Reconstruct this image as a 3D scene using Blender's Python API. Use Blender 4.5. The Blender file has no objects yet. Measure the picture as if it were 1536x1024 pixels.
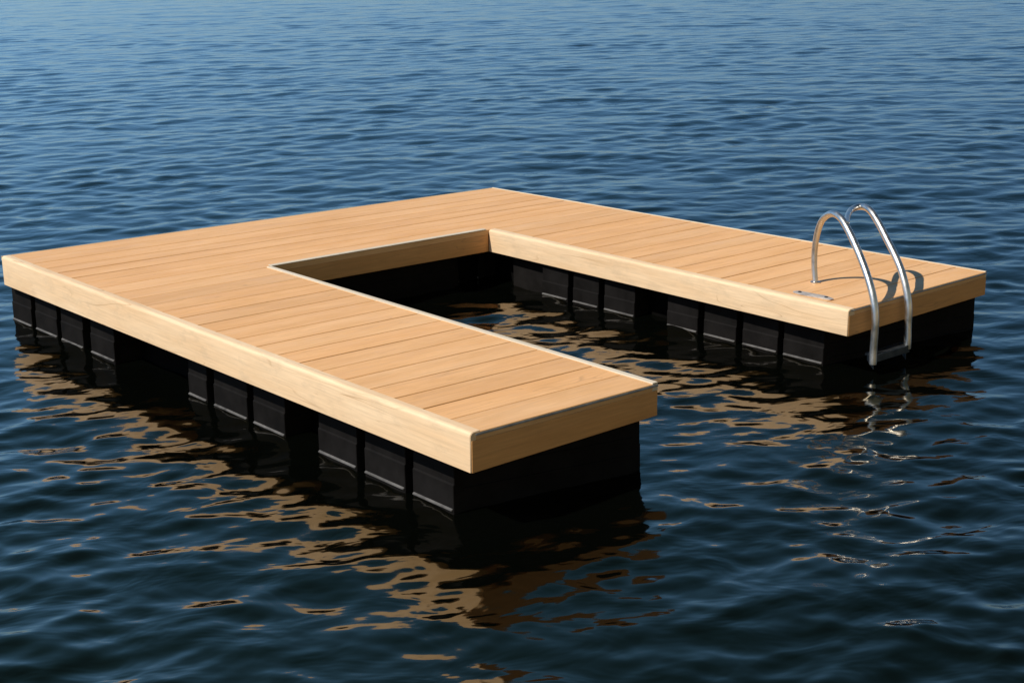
import bpy, bmesh, math, random
import numpy as np
from mathutils import Vector, Matrix, noise
random.seed(7); rng = np.random.default_rng(11)
S = 3.0                                  # metres per layout unit
sc = bpy.context.scene; col = sc.collection

# ------------------------------------------------------------------ settings
WIND = 6.0                                # degrees off the line towards the viewpoint
BANDS = [(1.5, 8, 0.012, 30), (0.70, 18, 0.020, 34), (0.38, 44, 0.044, 42), (0.19, 60, 0.050, 34), (0.11, 64, 0.048, 30), (0.07, 64, 0.030, 38)]   # wavelength m, count, rms slope, spread
BUMP_A, BUMP_B = 0.009, 0.004
SUN_X, SUN_EL = -0.25, 49.0
AIR, DUST, OZONE = 1.0, 0.15, 4.5
SKYS, SUNE, EXPO = 0.13, 5.0, 0.0

# ------------------------------------------------------------------ frames
# dock frame: x along the arms, y across (0 far side, -1 near side), z up, top of the deck = 0
# the dock lists slightly: its water line is z = WA + WB*y in dock coordinates
WA, WB = -0.0836, 0.0245
TILT = Matrix.Rotation(-math.atan(WB), 4, 'X')
BASE = TILT @ Matrix.Translation((0, 0, -WA*S))      # dock coordinates (metres) -> world, water at z=0

# ------------------------------------------------------------------ materials
def new_mat(name):
    m = bpy.data.materials.new(name); m.use_nodes = True
    nt = m.node_tree; b = nt.nodes['Principled BSDF']
    return m, nt, b
def N(nt, t, **kw):
    n = nt.nodes.new(t)
    for k, v in kw.items():
        if k in n.inputs: n.inputs[k].default_value = v
        else: setattr(n, k, v)
    return n
def L(nt, a, b): nt.links.new(a, b)
def ramp(nt, fac, stops):
    r = nt.nodes.new('ShaderNodeValToRGB'); e = r.color_ramp.elements
    while len(e) < len(stops): e.new(0.5)
    for i, (p, c) in enumerate(stops):
        e[i].position = p; e[i].color = (c[0], c[1], c[2], 1) if not isinstance(c, (int, float)) else (c, c, c, 1)
    L(nt, fac, r.inputs[0]); return r.outputs[0]
def mix(nt, fac, a, b, mode='MIX'):
    n = nt.nodes.new('ShaderNodeMix'); n.data_type = 'RGBA'; n.blend_type = mode
    for s, v in ((0, fac), (6, a), (7, b)):
        if hasattr(v, 'is_linked'): L(nt, v, n.inputs[s])
        else: n.inputs[s].default_value = v if s == 0 else (*v, 1)
    return n.outputs[2]
def wood(name, axis, c1, c2, c3, rough=0.55, line=0.35, mottle=0.5):
    m, nt, b = new_mat(name)
    tc = N(nt, 'ShaderNodeTexCoord'); at = N(nt, 'ShaderNodeAttribute', attribute_name='shift')
    add = N(nt, 'ShaderNodeVectorMath', operation='ADD'); L(nt, tc.outputs['Object'], add.inputs[0]); L(nt, at.outputs['Vector'], add.inputs[1])
    def mapped(along, across):
        mp = N(nt, 'ShaderNodeMapping'); mp.inputs['Scale'].default_value = (along, across, across) if axis == 'x' else (across, along, across)
        L(nt, add.outputs[0], mp.inputs[0]); return mp.outputs[0]
    n1 = N(nt, 'ShaderNodeTexNoise', Scale=1.0, Detail=4.0, Roughness=0.6); L(nt, mapped(1.6, 9), n1.inputs['Vector'])
    n2 = N(nt, 'ShaderNodeTexNoise', Scale=1.0, Detail=5.0, Roughness=0.65, Distortion=0.3); L(nt, mapped(5, 150), n2.inputs['Vector'])
    base = ramp(nt, n1.outputs[0], [(0.3, c1), (0.7, c2)])
    fine = ramp(nt, n2.outputs[0], [(0.3, 0.80), (0.7, 1.06)])
    c = mix(nt, 0.8, base, fine, 'MULTIPLY')
    # long cathedral grain lines
    n3 = N(nt, 'ShaderNodeTexNoise', Scale=1.0, Detail=2.0, Roughness=0.45, Distortion=0.6); L(nt, mapped(0.9, 11), n3.inputs['Vector'])
    mu = N(nt, 'ShaderNodeMath', operation='MULTIPLY'); L(nt, n3.outputs[0], mu.inputs[0]); mu.inputs[1].default_value = 7.0
    fr = N(nt, 'ShaderNodeMath', operation='FRACT'); L(nt, mu.outputs[0], fr.inputs[0])
    ln = ramp(nt, fr.outputs[0], [(0.0, 0.0), (0.44, 0.0), (0.5, 1.0), (0.53, 0.0)])
    n4 = N(nt, 'ShaderNodeTexNoise', Scale=1.0, Detail=2.0); L(nt, mapped(1.3, 6), n4.inputs['Vector'])
    msk = ramp(nt, n4.outputs[0], [(0.45, 0.0), (0.62, line)])
    mm = N(nt, 'ShaderNodeMath', operation='MULTIPLY'); L(nt, ln, mm.inputs[0]); L(nt, msk, mm.inputs[1])
    c = mix(nt, mm.outputs[0], c, c3)
    # weathering blotches
    n5 = N(nt, 'ShaderNodeTexNoise', Scale=1.0, Detail=6.0, Roughness=0.7); L(nt, mapped(7, 16), n5.inputs['Vector'])
    bl = ramp(nt, n5.outputs[0], [(0.52, 0.0), (0.78, mottle)])
    c = mix(nt, bl, c, tuple(0.62*x for x in c2))
    ti = N(nt, 'ShaderNodeAttribute', attribute_name='tint')
    c = mix(nt, 1.0, c, ti.outputs['Color'], 'MULTIPLY')
    L(nt, c, b.inputs['Base Color'])
    b.inputs['Specular IOR Level'].default_value = 0.35
    rr = ramp(nt, n5.outputs[0], [(0.3, rough-0.08), (0.7, rough+0.1)]); L(nt, rr, b.inputs['Roughness'])
    bp = N(nt, 'ShaderNodeBump', Strength=0.25, Distance=0.0015); L(nt, n2.outputs[0], bp.inputs['Height']); L(nt, bp.outputs[0], b.inputs['Normal'])
    return m
DECK = wood('decking_wood', 'y', (0.74, 0.392, 0.153), (0.84, 0.485, 0.226), (0.30, 0.16, 0.07), 0.5, 0.40, 0.34)
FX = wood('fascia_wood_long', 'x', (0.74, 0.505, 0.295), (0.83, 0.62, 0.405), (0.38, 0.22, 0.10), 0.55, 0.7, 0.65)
FY = wood('fascia_wood_cross_shaded', 'y', (0.62, 0.30, 0.10), (0.70, 0.36, 0.135), (0.28, 0.15, 0.07), 0.55, 0.5, 0.30)  # same wood as the long boards, with end-face shade put into the colour
TR = wood('trim_wood', 'x', (0.60, 0.50, 0.37), (0.70, 0.60, 0.46), (0.4, 0.3, 0.2), 0.5, 0.1, 0.3)
def plain(name, c, rough, metal=0.0, spec=0.5, n_scale=None, amt=0.3, bump=0.0):
    m, nt, b = new_mat(name); b.inputs['Roughness'].default_value = rough; b.inputs['Metallic'].default_value = metal
    b.inputs['Specular IOR Level'].default_value = spec; b.inputs['Base Color'].default_value = (*c, 1)
    if n_scale:
        tc = N(nt, 'ShaderNodeTexCoord'); n = N(nt, 'ShaderNodeTexNoise', Scale=n_scale, Detail=5.0, Roughness=0.65); L(nt, tc.outputs['Object'], n.inputs['Vector'])
        L(nt, ramp(nt, n.outputs[0], [(0.3, tuple(x*(1-amt) for x in c)), (0.7, tuple(min(1, x*(1+amt)) for x in c))]), b.inputs['Base Color'])
        L(nt, ramp(nt, n.outputs[0], [(0.3, rough*0.8), (0.7, min(1, rough*1.3))]), b.inputs['Roughness'])
        if bump:
            bp = N(nt, 'ShaderNodeBump', Strength=0.4, Distance=bump); L(nt, n.outputs[0], bp.inputs['Height']); L(nt, bp.outputs[0], b.inputs['Normal'])
    return m
PLASTIC = plain('black_float_plastic', (0.0095, 0.0088, 0.0088), 0.68, 0, 0.03, 9.0, 0.35, 0.002)
LIP = plain('float_lip_highlight', (0.095, 0.092, 0.092), 0.6, 0, 0.2, 14.0, 0.5)  # paler than the floats: sunlit highlight painted into the lip colour
FRAME = plain('black_light_block', (0.003, 0.003, 0.003), 0.9, 0, 0.02, 6.0, 0.3)
UNDER = plain('groove_wood', (0.10, 0.05, 0.022), 0.9, 0, 0.1, 5.0, 0.3)
STEEL = plain('stainless_steel', (0.62, 0.61, 0.59), 0.36, 1.0, 0.5, 30.0, 0.08)
DSTEEL = plain('wet_dark_steel', (0.07, 0.08, 0.09), 0.35, 0.8, 0.5, 25.0, 0.4)
ALU = plain('grey_metal_edging', (0.35, 0.36, 0.37), 0.4, 0.7, 0.5, 20.0, 0.2)

# scuffed plate
PLATE, nt, b = new_mat('scuffed_plate_metal')
tc = N(nt, 'ShaderNodeTexCoord'); mp = N(nt, 'ShaderNodeMapping'); mp.inputs['Scale'].default_value = (22, 70, 30); L(nt, tc.outputs['Object'], mp.inputs[0])
n = N(nt, 'ShaderNodeTexNoise', Scale=1.0, Detail=5.0, Roughness=0.7); L(nt, mp.outputs[0], n.inputs['Vector'])
L(nt, ramp(nt, n.outputs[0], [(0.3, (0.16, 0.14, 0.13)), (0.45, (0.45, 0.40, 0.37)), (0.62, (0.66, 0.58, 0.50)), (0.75, (0.75, 0.72, 0.70))]), b.inputs['Base Color'])
b.inputs['Metallic'].default_value = 0.35; b.inputs['Roughness'].default_value = 0.5

# ------------------------------------------------------------------ helpers
def fin(name, bm, mat, parent, smooth=None, tint=None):
    bmesh.ops.recalc_face_normals(bm, faces=bm.faces)
    me = bpy.data.meshes.new(name); bm.to_mesh(me); bm.free()
    o = bpy.data.objects.new(name, me); col.objects.link(o); me.materials.append(mat)
    if parent: o.parent = parent
    if 'tint' not in me.attributes:
        a = me.attributes.new('tint', 'FLOAT_COLOR', 'POINT')
        a.data.foreach_set('color', [1.0]*4*len(me.vertices))
    if 'shift' not in me.attributes:
        a = me.attributes.new('shift', 'FLOAT_VECTOR', 'POINT'); s = (random.uniform(0, 9), random.uniform(0, 9), random.uniform(0, 9))
        a.data.foreach_set('vector', list(s)*len(me.vertices))
    if smooth is not None:
        me.shade_smooth()
        try: me.set_sharp_from_angle(angle=math.radians(smooth))
        except Exception: pass
    return o
def sweep(bm, p0, p1, out, prof0, prof1, cham=0.0015, sub=1):
    """extrude a (d,z) profile from p0 to p1 (dock xy, metres); out = outward unit normal; chamfered ends."""
    p0 = Vector((*p0, 0)); p1 = Vector((*p1, 0)); t = (p1-p0); ln = t.length; t /= ln; out = Vector((*out, 0))
    secs = []
    def sec(s, f, shrink):
        c = [( (1-f)*a[0]+f*b[0], (1-f)*a[1]+f*b[1]) for a, b in zip(prof0, prof1)]
        cd = (min(x for x, _ in c)+max(x for x, _ in c))/2; cz = (min(z for _, z in c)+max(z for _, z in c))/2
        hd = max(1e-6, cd-min(x for x, _ in c)); hz = max(1e-6, cz-min(z for _, z in c))
        return [bm.verts.new(p0+t*s+out*(cd+(d-cd)*(1-shrink/hd))+Vector((0, 0, cz+(z-cz)*(1-shrink/hz)))) for d, z in c]
    secs.append(sec(0, 0, cham)); secs.append(sec(cham, 0, 0))
    for i in range(1, sub): secs.append(sec(ln*i/sub, i/sub, 0))
    secs.append(sec(ln-cham, 1, 0)); secs.append(sec(ln, 1, cham))
    n = len(prof0)
    for a, b_ in zip(secs, secs[1:]):
        for i in range(n): bm.faces.new((a[i], a[(i+1) % n], b_[(i+1) % n], b_[i]))
    bm.faces.new(secs[0]); bm.faces.new(secs[-1][::-1])
def fascia_profile(th, top, bot, r_out=0.003, seg=6):
    """board of thickness th behind the outer line d=0; outer top edge rounded by r_out, others 1.5 mm"""
    c = 0.0015; p = [(-th, bot+c), (-th, top-c), (-th+c, top)]
    for i in range(seg+1):
        a = math.pi/2*(1-i/seg); p.append((-r_out+r_out*math.cos(a), top-r_out+r_out*math.sin(a)))
    p += [(0, bot+c), (-c, bot), (-th+c, bot)]
    return p
def box(bm, x0, x1, y0, y1, z0, z1):
    vs = [bm.verts.new((x, y, z)) for z in (z0, z1) for x, y in ((x0, y0), (x1, y0), (x1, y1), (x0, y1))]
    for f in ((0, 3, 2, 1), (4, 5, 6, 7), (0, 1, 5, 4), (1, 2, 6, 5), (2, 3, 7, 6), (3, 0, 4, 7)): bm.faces.new([vs[i] for i in f])
    return vs
def prism(bm, pts, z0, z1):
    a = [bm.verts.new((x, y, z0)) for x, y in pts]; b_ = [bm.verts.new((x, y, z1)) for x, y in pts]
    n = len(pts); bm.faces.new(a[::-1]); bm.faces.new(b_)
    for i in range(n): bm.faces.new((a[i], a[(i+1) % n], b_[(i+1) % n], b_[i]))
def tube(bm, pts, r, seg=20, caps=True):
    pts = [Vector(p) for p in pts]; rings = []
    t = (pts[1]-pts[0]).normalized(); u = t.orthogonal().normalized()
    for i, p in enumerate(pts):
        tn = ((pts[min(i+1, len(pts)-1)]-pts[max(i-1, 0)])).normalized()
        u = (u-tn*u.dot(tn)).normalized(); v = tn.cross(u)
        rr = r[i] if isinstance(r, list) else r
        rings.append([bm.verts.new(p+(u*math.cos(2*math.pi*k/seg)+v*math.sin(2*math.pi*k/seg))*rr) for k in range(seg)])
    for a, b_ in zip(rings, rings[1:]):
        for k in range(seg): bm.faces.new((a[k], a[(k+1) % seg], b_[(k+1) % seg], b_[k]))
    if caps: bm.faces.new(rings[0][::-1]); bm.faces.new(rings[-1])
def spline(P, n=14):
    P = [Vector(p) for p in P]; out = []
    Q = [P[0]*2-P[1]]+P+[P[-1]*2-P[-2]]
    for i in range(1, len(Q)-2):
        for k in range(n):
            t = k/n; a, b_, c, d = Q[i-1:i+3]
            out.append(0.5*((2*b_)+(c-a)*t+(2*a-5*b_+4*c-d)*t*t+(3*b_-a-3*c+d)*t**3))
    out.append(P[-1]); return out

# ------------------------------------------------------------------ the dock
dock = bpy.data.objects.new('floating_dock', None); col.objects.link(dock); dock.matrix_world = BASE
dock['label'] = 'U-shaped floating dock with tan wooden deck boards on black plastic floats'
dock['category'] = 'floating dock'

A = (0.0256, -0.0238); B = (-0.0077, -0.9950); C = (1.1593, -0.9956); D = (1.1648, -0.7394)
Ep = (0.3554, -0.7285); F = (0.3564, -0.3085); G = (1.1062, -0.3285); H = (1.1020, -0.0040)
def m2(p): return (p[0]*S, p[1]*S)
def lerp(p, q, t): return tuple(a+(b_-a)*t for a, b_ in zip(p, q))
def line_y(p, q, x): return p[1]+(q[1]-p[1])*(x-p[0])/(q[0]-p[0])
FT = 0.040                                                          # fascia thickness, m
# --- decking: boards run across the arms; each board its own closed slab in one mesh
bm = bmesh.new(); tints = []; shifts = []
def boards(x0, x1, ylo, yhi, n, in_lo, in_hi):
    """x0(y), x1(y): end lines; ylo(x), yhi(x): side lines (metres)"""
    s = [i/n for i in range(n+1)]
    s = [s[0]]+[v+random.uniform(-0.05, 0.05)/n for v in s[1:-1]]+[s[-1]]
    for i in range(n):
        g0 = random.choice((0.0022, 0.003, 0.0038)); g1 = random.choice((0.0022, 0.003, 0.0038))
        if i == 0: g0 = 0.0
        if i == n-1: g1 = 0.0
        h = random.uniform(-0.0006, 0.0004); sg = 12; c = 0.0018
        rows = []
        for k in range(sg+1):
            t = k/sg; row = []
            xm = (x0(0)+x1(0))/2
            for (sv, off) in ((s[i], g0), (s[i+1], -g1)):
                yl = ylo(x0(ylo(xm))+(x1(ylo(xm))-x0(ylo(xm)))*sv)+in_lo; yh = yhi(x0(yhi(xm))+(x1(yhi(xm))-x0(yhi(xm)))*sv)-in_hi
                y = yl+(yh-yl)*t; x = x0(y)+(x1(y)-x0(y))*sv+off+0.0012*math.sin(y*1.7+i*1.3)*(0 < sv < 1)
                row.append((x, y))
            (xa, ya), (xb, yb) = row
            rows.append([bm.verts.new(v) for v in ((xa, ya, h-0.024), (xa, ya, h-c), (xa+c, ya, h), ((xa+xb)/2, (ya+yb)/2, h+0.0004), (xb-c, yb, h), (xb, yb, h-c), (xb, yb, h-0.024))])
        for a, b_ in zip(rows, rows[1:]):
            for q in range(7): bm.faces.new((a[q], a[(q+1) % 7], b_[(q+1) % 7], b_[q]))
        bm.faces.new(rows[0]); bm.faces.new(rows[-1][::-1])
        k = min(1.06, random.gauss(0.99, 0.035)); w = random.gauss(0, 0.012)
        tn = (k+w, k, k-w*1.6, 1.0); sh = (random.uniform(0, 20), random.uniform(0, 20), random.uniform(0, 5))
        for _ in range(7*(sg+1)): tints.extend(tn); shifts.extend(sh)
def lx(p, q):                                                        # x as a function of y on line p-q, metres
    return lambda y: (p[0]+(q[0]-p[0])*(y/S-p[1])/(q[1]-p[1]))*S
def ly(p, q): return lambda x: (p[1]+(q[1]-p[1])*(x/S-p[0])/(q[0]-p[0]))*S
xe = lx(Ep, F); G4 = 0.004
boards(lx(A, B), lambda y: xe(y), ly(B, C), ly(A, H), 8, 0.022, 0.010)
boards(lambda y: xe(y)+0.004, lx(C, D), ly(B, C), ly(Ep, D), 17, 0.022, 0.0245)
boards(lambda y: xe(y)+0.004, lx(G, H), ly(F, G), ly(A, H), 16, 0.016, 0.010)
bmesh.ops.recalc_face_normals(bm, faces=bm.faces)
me = bpy.data.meshes.new('decking'); bm.to_mesh(me); bm.free()
me.attributes.new('tint', 'FLOAT_COLOR', 'POINT').data.foreach_set('color', tints)
me.attributes.new('shift', 'FLOAT_VECTOR', 'POINT').data.foreach_set('vector', shifts)
o = bpy.data.objects.new('decking', me); col.objects.link(o); o.parent = dock; me.materials.append(DECK)
# sheet under the boards that closes the grooves
bm = bmesh.new(); e = 0.012
def ins(p, dx, dy): return (p[0]*S+dx, p[1]*S+dy)
prism(bm, [ins(A, e, -e), ins(B, e, e), ins(C, -e, e), ins(D, -e, -e), (Ep[0]*S-e, Ep[1]*S-e), (F[0]*S-e, F[1]*S+e), ins(G, -e, e), ins(H, -e, -e)][::-1], -0.012, -0.009)
fin('subfloor', bm, UNDER, dock)

# --- fascia boards: (p0, p1, outward, thickness-from-0 height at p0, p1, rounded radius, material, flush top?)
T = dict(A=0.036, B=0.0455, C=0.0415, D=0.0366, E=0.0352, F=0.0372, G=0.0353, H=0.0335)
def fascia(p, q, tp, tq, out, r, mat, top, ext0=0.0, ext1=0.0, th=FT, proud=0.0):
    P = Vector(m2(p)); Q = Vector(m2(q)); t = (Q-P).normalized(); P = P-t*ext0; Q = Q+t*ext1
    nrm = Vector((t.y, -t.x)); 
    if nrm.dot(Vector(out)) < 0: nrm = -nrm
    P = P+nrm*proud; Q = Q+nrm*proud
    bm = bmesh.new()
    sweep(bm, P, Q, nrm, fascia_profile(th, top, -tp*S, r), fascia_profile(th, top, -tq*S, r), 0.0022, 10)
    return fin('fascia', bm, mat, dock, 35)
o = fascia(B, C, T['B'], T['C'], (0, -1), 0.014, FX, 0.0015); o['label'] = 'long pale fascia board with rounded top edge'
fascia(F, G, T['F'], T['G'], (0, -1), 0.014, FX, 0.0015)
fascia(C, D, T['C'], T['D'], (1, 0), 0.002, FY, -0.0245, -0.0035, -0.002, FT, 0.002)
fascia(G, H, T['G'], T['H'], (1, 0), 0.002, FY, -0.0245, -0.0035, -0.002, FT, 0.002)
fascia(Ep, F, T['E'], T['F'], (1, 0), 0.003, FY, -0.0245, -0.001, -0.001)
fascia(Ep, D, T['E'], T['D'], (0, 1), 0.003, FX, -0.0245)
fascia(A, H, T['A'], T['H'], (0, 1), 0.003, FX, -0.0245)
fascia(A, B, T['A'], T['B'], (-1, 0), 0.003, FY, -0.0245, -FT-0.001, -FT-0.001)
# --- board edge faces under the end boards (C-D, G-H) and edging strips
def strip(p, q, out, w, z0, z1, mat, inset=0.0, e0=0.0, e1=0.0):
    P = Vector(m2(p)); Q = Vector(m2(q)); t = (Q-P).normalized(); nrm = Vector((t.y, -t.x)); P = P+t*e0; Q = Q-t*e1
    if nrm.dot(Vector(out)) < 0: nrm = -nrm
    bm = bmesh.new(); c = min(0.0015, (z1-z0)*0.4)
    pr = [(-inset-w, z0), (-inset-w, z1-c), (-inset-w+c, z1), (-inset-c, z1), (-inset, z1-c), (-inset, z0)]
    sweep(bm, P, Q, nrm, pr, pr, 0.001, 1); fin('edge_trim', bm, mat, dock)
strip(Ep, D, (0, 1), 0.024, -0.024, 0.004, TR, 0.0)
strip(A, H, (0, 1), 0.0095, -0.024, 0.003, TR, 0.0)
strip(Ep, F, (1, 0), 0.030, 0.0012, 0.0045, TR, 0.0, 0.0, 0.016)
strip(C, D, (1, 0), 0.0025, -0.0110, -0.0040, ALU, -0.0026, 0.020, 0.0)
strip(G, H, (1, 0), 0.0025, -0.0085, -0.0030, ALU, -0.0026, 0.016, 0.0)
strip(A, B, (-1, 0), 0.004, -0.0200, 0.0010, TR, -0.0045)

# --- floats: body with moulded vertical panels on the two long faces, a waist step and a lip just above the water
def zw(y): return WA+WB*y                                           # water line, units
def make_float(c0, c1, c2, c3, panels, far_panels=None):
    """corners in units, c0->c1 = face towards -y, c2->c3 = face towards +y (c1-c2 is the +x end)"""
    bm = bmesh.new(); P = [Vector((*m2(c), 0)) for c in (c0, c1, c2, c3)]
    ctr = sum(P, Vector())/4; core = [ctr+(p-ctr)*1.0 for p in P]
    def off(p, q, d):                                                # inward offset of the edge line
        t = (q-p).normalized(); return Vector((-t.y, t.x, 0))*d
    # core body, set back 35 mm from the panel faces on the long sides
    lips = []; n0 = off(P[0], P[1], 0.038); n2 = off(P[2], P[3], 0.038)
    prism(bm, [(v.x, v.y) for v in (P[0]+n0, P[1]+n0, P[2]+n2, P[3]+n2)], -0.62, -0.098)
    for (a, b_, spans) in ((P[0], P[1], panels), (P[2], P[3], far_panels or [(1-y, 1-x) for x, y in panels[::-1]])):
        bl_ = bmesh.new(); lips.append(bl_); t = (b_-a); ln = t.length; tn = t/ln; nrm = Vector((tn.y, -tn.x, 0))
        for (s0, s1) in spans:
            pa = a+t*s0; pb = a+t*s1; w = zw(pa.y/S)*S; lip = w+0.016; mid = -0.110+(lip+0.110)*0.60
            def prof(w=w, lip=lip, mid=mid):
                return [(-0.040, -0.100), (-0.002, -0.100), (-0.001, mid+0.003), (0.003, mid-0.002), (0.003, lip), (0.0, -0.60), (-0.040, -0.60)]
            sweep(bm, (pa.x, pa.y), (pb.x, pb.y), (nrm.x, nrm.y), prof(), prof(), 0.002, 1)
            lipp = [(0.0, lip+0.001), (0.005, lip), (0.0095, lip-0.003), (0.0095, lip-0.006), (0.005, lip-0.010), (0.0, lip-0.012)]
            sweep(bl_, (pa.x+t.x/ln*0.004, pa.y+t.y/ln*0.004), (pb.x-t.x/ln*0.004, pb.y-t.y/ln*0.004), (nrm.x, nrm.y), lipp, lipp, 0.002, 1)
    # faint horizontal ribs on the +x end face
    a, b_ = P[1]+n0, P[2]+n2; t = (b_-a).normalized(); nrm = (t.y, -t.x)
    for z in (-0.19, -0.25):
        pr = [(0.0, z-0.006), (0.0, z+0.006), (0.004, z+0.004), (0.004, z-0.004)]
        sweep(bm, (a.x, a.y), (b_.x, b_.y), nrm, pr, pr, 0.001, 1)
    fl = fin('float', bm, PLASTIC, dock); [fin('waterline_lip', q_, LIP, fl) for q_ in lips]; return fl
def fr(v0, v1, xs): return [((a-v0)/(v1-v0), (b_-v0)/(v1-v0)) for a, b_ in xs]
Y = -0.972
make_float((-0.018, -0.981), (0.329, -0.975), (0.335, -0.70), (0.03, -0.70), fr(-0.018, 0.329, [(-0.018, 0.052), (0.068, 0.143), (0.158, 0.230), (0.256, 0.329)]))
make_float((0.540, Y), (0.776, Y), (0.776, -0.757), (0.540, -0.757), fr(0.540, 0.776, [(0.540, 0.588), (0.607, 0.689), (0.704, 0.776)]))
make_float((0.849, Y), (1.101, Y), (1.146, -0.747), (0.849, -0.757), fr(0.849, 1.101, [(0.849, 0.926), (0.942, 1.017), (1.031, 1.101)]))
yr = -0.305
make_float((0.400, yr), (0.697, yr), (0.697, -0.028), (0.400, -0.028), fr(0.400, 0.697, [(0.487, 0.548), (0.560, 0.618), (0.631, 0.697)]))
make_float((0.765, yr), (1.052, yr), (1.092, -0.012), (0.765, -0.028), fr(0.765, 1.052, [(0.765, 0.826), (0.838, 0.899), (0.911, 0.974), (0.984, 1.052)]))
make_float((0.05, yr), (0.330, yr), (0.330, -0.045), (0.05, -0.045), [(0.02, 0.24), (0.27, 0.49), (0.52, 0.74), (0.77, 0.98)])
make_float((0.03, -0.66), (0.330, -0.66), (0.330, -0.35), (0.04, -0.35), [(0.02, 0.24), (0.27, 0.49), (0.52, 0.74), (0.77, 0.98)])
# black under-frame boxes added to stop light showing through the float gaps
bm = bmesh.new(); u = lambda v: v*S
box(bm, u(0.06), u(1.07), u(-0.935), u(-0.790), -0.50, -0.1005)
box(bm, u(0.06), u(1.03), u(-0.275), u(-0.055), -0.50, -0.1005)
box(bm, u(0.065), u(0.322), u(-0.785), u(-0.280), -0.50, -0.1005)
fin('underframe_light_block', bm, FRAME, dock)

# ------------------------------------------------------------------ swim ladder
fpx = 2193.0; pit, yaw, rol = 0.26434695, 2.43922049, -0.01397431; CP = Vector((2.21729007, -1.83582384, 0.45770085))
fw = Vector((math.cos(yaw)*math.cos(pit), math.sin(yaw)*math.cos(pit), -math.sin(pit)))
rt = Vector((math.sin(yaw), -math.cos(yaw), 0)); up = rt.cross(fw)
rt, up = math.cos(rol)*rt+math.sin(rol)*up, -math.sin(rol)*rt+math.cos(rol)*up
R0 = Vector((0.979, -0.234)); R1 = Vector((1.1185, -0.2915)); OFF = Vector((0.0, 0.0745))
RAIL1 = [(0.9785, -0.2338, -0.0001), (0.9743, -0.2321, 0.0217), (0.9734, -0.2317, 0.0451), (0.9784, -0.2337, 0.0695), (0.9894, -0.2383, 0.0902), (1.0106, -0.247, 0.1028), (1.0317, -0.2557, 0.1016), (1.0517, -0.264, 0.0891), (1.0736, -0.273, 0.0685), (1.0938, -0.2813, 0.046), (1.1091, -0.2876, 0.0247), (1.1191, -0.2918, 0.004), (1.1232, -0.2934, -0.0163), (1.1229, -0.2933, -0.0387), (1.1224, -0.2931, -0.0586), (1.124, -0.2938, -0.0771)]
RAIL2 = [(1.048, -0.2624, 0.0956), (1.0216, -0.2255, 0.0982), (0.9994, -0.1865, 0.0997), (1.0002, -0.1683, 0.1013), (1.0211, -0.1769, 0.1008), (1.0427, -0.1857, 0.0876), (1.0644, -0.1947, 0.0688), (1.0858, -0.2035, 0.0494), (1.1025, -0.2104, 0.0303), (1.1149, -0.2155, 0.0077), (1.1213, -0.2182, -0.0134), (1.122, -0.2184, -0.0361), (1.1234, -0.219, -0.0587), (1.1245, -0.2195, -0.0704)]
ladder = bpy.data.objects.new('swim_ladder', None); col.objects.link(ladder)
ladder.matrix_world = BASE @ Matrix.Translation((1.118*S, -0.255*S, -0.07*S))
ladder['label'] = 'stainless steel swim ladder with two curved handrails at the end of the right arm'
ladder['category'] = 'ladder'
LO = Vector((1.118*S, -0.255*S, -0.07*S))
def lp(P): return [Vector(p)*S-LO for p in P]
RAIL1[-1] = (1.1228, -0.2933, -0.070)
p1 = spline(lp(RAIL1+[(1.1228, -0.2933, -0.0755)]), 10)
bm = bmesh.new(); n1 = len(p1); tube(bm, p1, [0.0118+0.0028*min(1, i/(n1*0.45)) for i in range(n1)], 24); fin('handrail', bm, STEEL, ladder, 40)
p2 = spline(lp(RAIL2[:-1]+[(1.1232, -0.2189, -0.068)]), 10)
bm = bmesh.new(); n2 = len(p2); tube(bm, p2, [0.0105+0.0040*min(1, i/(n2*0.30)) for i in range(n2)], 24); fin('handrail', bm, STEEL, ladder, 40)
# flange where the front rail meets the deck
bm = bmesh.new(); b0 = lp([RAIL1[0]])[0]
tube(bm, [b0+Vector((0, 0, 0.0008)), b0+Vector((0, 0, 0.005)), b0+Vector((0, 0, 0.007))], [0.021, 0.021, 0.017], 28); fin('base_flange', bm, STEEL, ladder, 40)
# bracket collar on the front rail at the deck edge
# step: tread with side brackets just above the water
a = Vector(lp([(1.1228, -0.2933, -0.0625)])[0]); b_ = Vector(lp([(1.1232, -0.2189, -0.0625)])[0])
for k, dz in enumerate((0.0,)):
    bm = bmesh.new()
    t = (b_-a).normalized(); nrm = Vector((t.y, -t.x, 0)).normalized()
    if nrm.x > 0: nrm = -nrm
    pr = [(-0.012, dz-0.030), (-0.012, dz-0.002), (-0.009, dz), (0.038, dz), (0.040, dz-0.003), (0.040, dz-0.012), (0.036, dz-0.008), (-0.006, dz-0.008), (-0.008, dz-0.030)]
    pr = [(d, z+a.z) for d, z in pr]
    sweep(bm, (a.x, a.y), (b_.x, b_.y), (nrm.x, nrm.y), pr, pr, 0.001, 1)
    st = fin('step', bm, DSTEEL, ladder)
    for s_, p in ((1, a), (-1, b_)):
        bm = bmesh.new(); q0 = p+t*s_*0.004; q1 = q0+nrm*0.032
        vs = [(q0+Vector((0, 0, dz+0.012))), (q0+Vector((0, 0, dz-0.062))), (q1+Vector((0, 0, dz-0.030))), (q1+Vector((0, 0, dz+0.001)))]
        f0 = [bm.verts.new(v) for v in vs]; f1 = [bm.verts.new(v+t*s_*0.004) for v in vs]
        bm.faces.new(f0); bm.faces.new(f1[::-1])
        for i in range(4): bm.faces.new((f0[i], f0[(i+1) % 4], f1[(i+1) % 4], f1[i]))
        br = fin('bracket', bm, DSTEEL, ladder)

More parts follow.
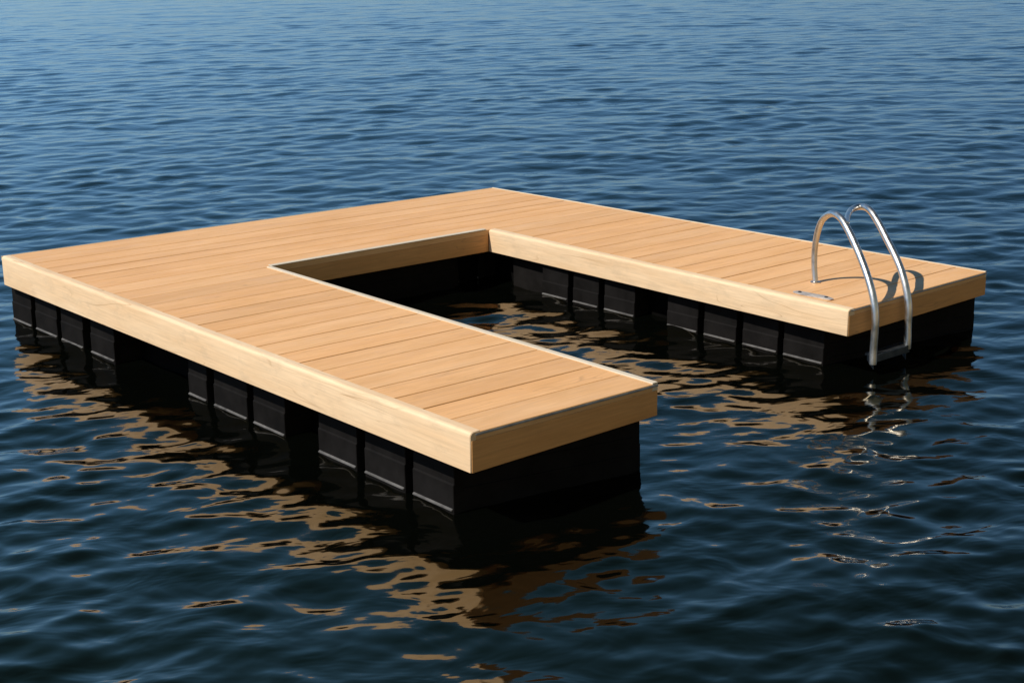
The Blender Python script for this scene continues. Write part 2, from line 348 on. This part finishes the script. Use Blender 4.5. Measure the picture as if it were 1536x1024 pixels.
# ------------------------------------------------------------------ scuffed metal plate lying on the boards
pc = (1.0252, -0.2985)
plate = bpy.data.objects.new('metal_plate', None); col.objects.link(plate)
plate['label'] = 'small scuffed grey metal plate lying flat on the deck boards beside the front handrail'
plate['category'] = 'metal plate'
plate.matrix_world = BASE @ Matrix.Translation((pc[0]*S, pc[1]*S, 0.0008)) @ Matrix.Rotation(math.radians(-4), 4, 'Z')
bm = bmesh.new(); pts = []
for i in range(48):
    a_ = 2*math.pi*i/48; ca, sa = math.cos(a_), math.sin(a_)
    x = 0.098*math.copysign(abs(ca)**0.7, ca); y = 0.024*math.copysign(abs(sa)**0.7, sa)+0.006*math.sin(x*28)
    k = 1+0.10*noise.noise(Vector((ca*2.3, sa*2.3, 3)))
    pts.append((x*k, y*k))
c = bm.verts.new((0, 0, 0.0045)); r0 = [bm.verts.new((x, y, 0)) for x, y in pts]; r1 = [bm.verts.new((x, y, 0.0025)) for x, y in pts]
r2 = [bm.verts.new((x*0.93, y*0.85, 0.0040)) for x, y in pts]
for i in range(48):
    j = (i+1) % 48
    bm.faces.new((r0[i], r0[j], r1[j], r1[i])); bm.faces.new((r1[i], r1[j], r2[j], r2[i])); bm.faces.new((r2[i], r2[j], c))
bm.faces.new(r0[::-1]); fin('plate', bm, PLATE, plate, 40)
for x in (-0.065, 0.065):
    bm = bmesh.new(); tube(bm, [Vector((x, 0.006*math.sin(x*28), 0.003)), Vector((x, 0.006*math.sin(x*28), 0.0065)), Vector((x, 0.006*math.sin(x*28), 0.0078))], [0.0075, 0.0075, 0.004], 14)
    fin('screw', bm, DSTEEL, plate, 40)

# ------------------------------------------------------------------ camera
cam = bpy.data.cameras.new('camera'); co = bpy.data.objects.new('camera', cam); col.objects.link(co); sc.camera = co
M = Matrix((( rt.x, up.x, -fw.x, CP.x*S), (rt.y, up.y, -fw.y, CP.y*S), (rt.z, up.z, -fw.z, CP.z*S), (0, 0, 0, 1)))
co.matrix_world = BASE @ M
cam.sensor_width = 36; cam.lens = 36*fpx/1536; cam.clip_end = 5000; cam.clip_start = 0.05
cw = co.matrix_world.translation.copy(); fww = (co.matrix_world.to_3x3() @ Vector((0, 0, -1)))

# ------------------------------------------------------------------ water: one sheet, finest near the dock, out to the horizon
mid = np.array([cw.x, cw.y]); az0 = math.atan2(fww.y, fww.x)
rad = [0.6]
while rad[-1] < 75: rad.append(rad[-1]+max(0.011, rad[-1]*0.0029))
while rad[-1] < 4000: rad.append(rad[-1]*1.12)
rad = np.array(rad)
th = [-math.radians(38)+math.radians(0.13)*i for i in range(int(76/0.13)+1)]
k = 0.13; a_ = th[-1]
while a_ < math.pi*2-math.radians(38)-0.02:
    k = min(4.0, k*1.25) if a_ < math.pi else max(0.13, k/1.0); a_ += math.radians(k); th.append(a_)
th = [t for t in th if t < 2*math.pi-math.radians(38)-0.01]
th = np.array(th); nt_, nr = len(th), len(rad)
TH, RR = np.meshgrid(th+az0, rad, indexing='ij')
X = mid[0]+RR*np.cos(TH); Yv = mid[1]+RR*np.sin(TH)
dr = np.gradient(rad)[None, :]*np.ones_like(RR)
Z = np.zeros_like(X); DX = np.zeros_like(X); DY = np.zeros_like(X)
wind = az0+math.pi+math.radians(WIND)
WAVES = []
for lam0, n_, slope, spread in BANDS:
    for i in range(n_):
        lam = lam0*math.exp(rng.uniform(-0.28, 0.28)); kk = 2*math.pi/lam
        WAVES.append((lam, wind+rng.normal(0, math.radians(spread)), slope*math.sqrt(2.0/n_)/kk*rng.uniform(0.6, 1.35), rng.uniform(0, 6.283)))
# slow patches where the ripples are stronger or weaker
patch = np.zeros_like(X)
for i in range(10):
    lam = rng.uniform(1.8, 6.0); a_ = rng.uniform(0, 6.28); patch += np.sin(2*math.pi/lam*(X*math.cos(a_)+Yv*math.sin(a_))+rng.uniform(0, 6.28))
patch = 1+0.30*np.tanh(patch/3)
for lam, a_, amp, ph in WAVES:
    kk = 2*math.pi/lam; f = np.clip((lam/dr-3.0)/3.0, 0, 1)*(1-np.clip((RR-60)/400, 0, 1))
    if lam < 0.7: f = f*patch
    arg = kk*(X*math.cos(a_)+Yv*math.sin(a_))+ph
    Z += amp*f*np.cos(arg); s_ = np.sin(arg)*amp*f*0.55
    DX -= s_*math.cos(a_); DY -= s_*math.sin(a_)
co_ = np.stack([X+DX, Yv+DY, Z], -1).reshape(-1, 3)
vc = np.array([[mid[0], mid[1], 0.0]]); co_ = np.vstack([co_, vc])
idx = np.arange(nt_*nr).reshape(nt_, nr); nx = np.roll(idx, -1, 0)
quads = np.stack([idx[:, :-1], idx[:, 1:], nx[:, 1:], nx[:, :-1]], -1).reshape(-1, 4)
tris = np.stack([idx[:, 0], nx[:, 0], np.full(nt_, nt_*nr)], -1)
me = bpy.data.meshes.new('water'); me.vertices.add(len(co_)); me.vertices.foreach_set('co', co_.astype(np.float32).ravel())
nl = quads.size+tris.size; me.loops.add(nl); me.loops.foreach_set('vertex_index', np.concatenate([quads.ravel(), tris.ravel()[:]]).astype(np.int32))
me.polygons.add(len(quads)+len(tris)); st_ = np.concatenate([np.arange(len(quads))*4, quads.size+np.arange(len(tris))*3]).astype(np.int32)
me.polygons.foreach_set('loop_start', st_)
me.update(calc_edges=True); me.validate(); me.shade_smooth()
if me.polygons[1000].normal.z < 0: me.flip_normals()
w = bpy.data.objects.new('water', me); col.objects.link(w); w['kind'] = 'structure'
WM, nt, b = new_mat('lake_water')
b.inputs['Base Color'].default_value = (0.0010, 0.0014, 0.0010, 1); b.inputs['Roughness'].default_value = 0.07; b.inputs['IOR'].default_value = 1.85; b.inputs['Specular Tint'].default_value = (1.0, 0.72, 0.26, 1)
tc = N(nt, 'ShaderNodeTexCoord'); mp = N(nt, 'ShaderNodeMapping'); mp.inputs['Rotation'].default_value = (0, 0, -wind); L(nt, tc.outputs['Object'], mp.inputs[0])
mp2 = N(nt, 'ShaderNodeMapping'); mp2.inputs['Scale'].default_value = (1.0, 0.6, 1); L(nt, mp.outputs[0], mp2.inputs[0])
na = N(nt, 'ShaderNodeTexNoise', Scale=6.0, Detail=3.0, Roughness=0.5, Distortion=0.4); L(nt, mp2.outputs[0], na.inputs['Vector'])
nb = N(nt, 'ShaderNodeTexNoise', Scale=1.9, Detail=2.0, Roughness=0.5, Distortion=0.3); L(nt, mp2.outputs[0], nb.inputs['Vector'])
b1 = N(nt, 'ShaderNodeBump', Strength=1.0, Distance=BUMP_A); L(nt, na.outputs[0], b1.inputs['Height'])
b2 = N(nt, 'ShaderNodeBump', Strength=1.0, Distance=BUMP_B); L(nt, nb.outputs[0], b2.inputs['Height']); L(nt, b1.outputs[0], b2.inputs['Normal'])
L(nt, b2.outputs[0], b.inputs['Normal']); me.materials.append(WM)

# ------------------------------------------------------------------ light
d3 = BASE.to_3x3()
sd = Vector((SUN_X, -1.0, 0)).normalized(); el = math.radians(SUN_EL)
az = math.atan2(sd.y, sd.x)
world = bpy.data.worlds.new('World'); sc.world = world; world.use_nodes = True; nt = world.node_tree; bg = nt.nodes['Background']
sky = nt.nodes.new('ShaderNodeTexSky'); sky.sky_type = 'NISHITA'; sky.sun_disc = False
sky.sun_elevation = el; sky.sun_rotation = math.pi/2-az; sky.air_density = AIR; sky.dust_density = DUST; sky.ozone_density = OZONE
geo = nt.nodes.new('ShaderNodeTexCoord'); sx = nt.nodes.new('ShaderNodeSeparateXYZ'); nt.links.new(geo.outputs['Generated'], sx.inputs[0])
# deep blue overhead, paler towards the horizon; unseen warm glow added at +x to fill the shaded end fascias
gr = ramp(nt, sx.outputs['Z'], [(0.0, (0.42, 0.55, 0.79)), (0.12, (0.58, 0.80, 1.02)), (0.35, (0.52, 0.84, 0.93)), (0.65, (0.32, 0.60, 0.62)), (1.0, (0.12, 0.20, 0.25))])
mr = nt.nodes.new('ShaderNodeMapRange'); nt.links.new(sx.outputs['X'], mr.inputs[0])
for i_, v_ in zip((1, 2, 3, 4), (-1.0, 1.0, 0.0, 1.0)): mr.inputs[i_].default_value = v_
sk = mix(nt, 1.0, sky.outputs[0], gr, 'MULTIPLY'); sk = mix(nt, 1.0, sk, ramp(nt, mr.outputs[0], [(0.0, (1.08, 1.08, 1.05)), (0.5, (0.7, 0.72, 0.74)), (1.0, (2.4, 0.98, 0.36))]), 'MULTIPLY')
my = nt.nodes.new('ShaderNodeMapRange'); nt.links.new(sx.outputs['Y'], my.inputs[0])
for i_, v_ in zip((1, 2, 3, 4), (0.35, 0.95, 1.10, 0.74)): my.inputs[i_].default_value = v_
sk = mix(nt, 1.0, sk, my.outputs[0], 'MULTIPLY')
nt.links.new(sk, bg.inputs[0]); bg.inputs[1].default_value = SKYS
ld = bpy.data.lights.new('sun', 'SUN'); ld.energy = SUNE; ld.angle = math.radians(0.53); ld.color = (1.0, 0.93, 0.82)
lo = bpy.data.objects.new('sun', ld); col.objects.link(lo)
v = Vector((math.cos(az)*math.cos(el), math.sin(az)*math.cos(el), math.sin(el)))
lo.rotation_euler = v.to_track_quat('Z', 'Y').to_euler()
vs_ = sc.view_settings; vs_.view_transform = 'Standard'; vs_.look = 'None'; vs_.exposure = EXPO; vs_.gamma = 1
sc.render.engine = 'CYCLES'
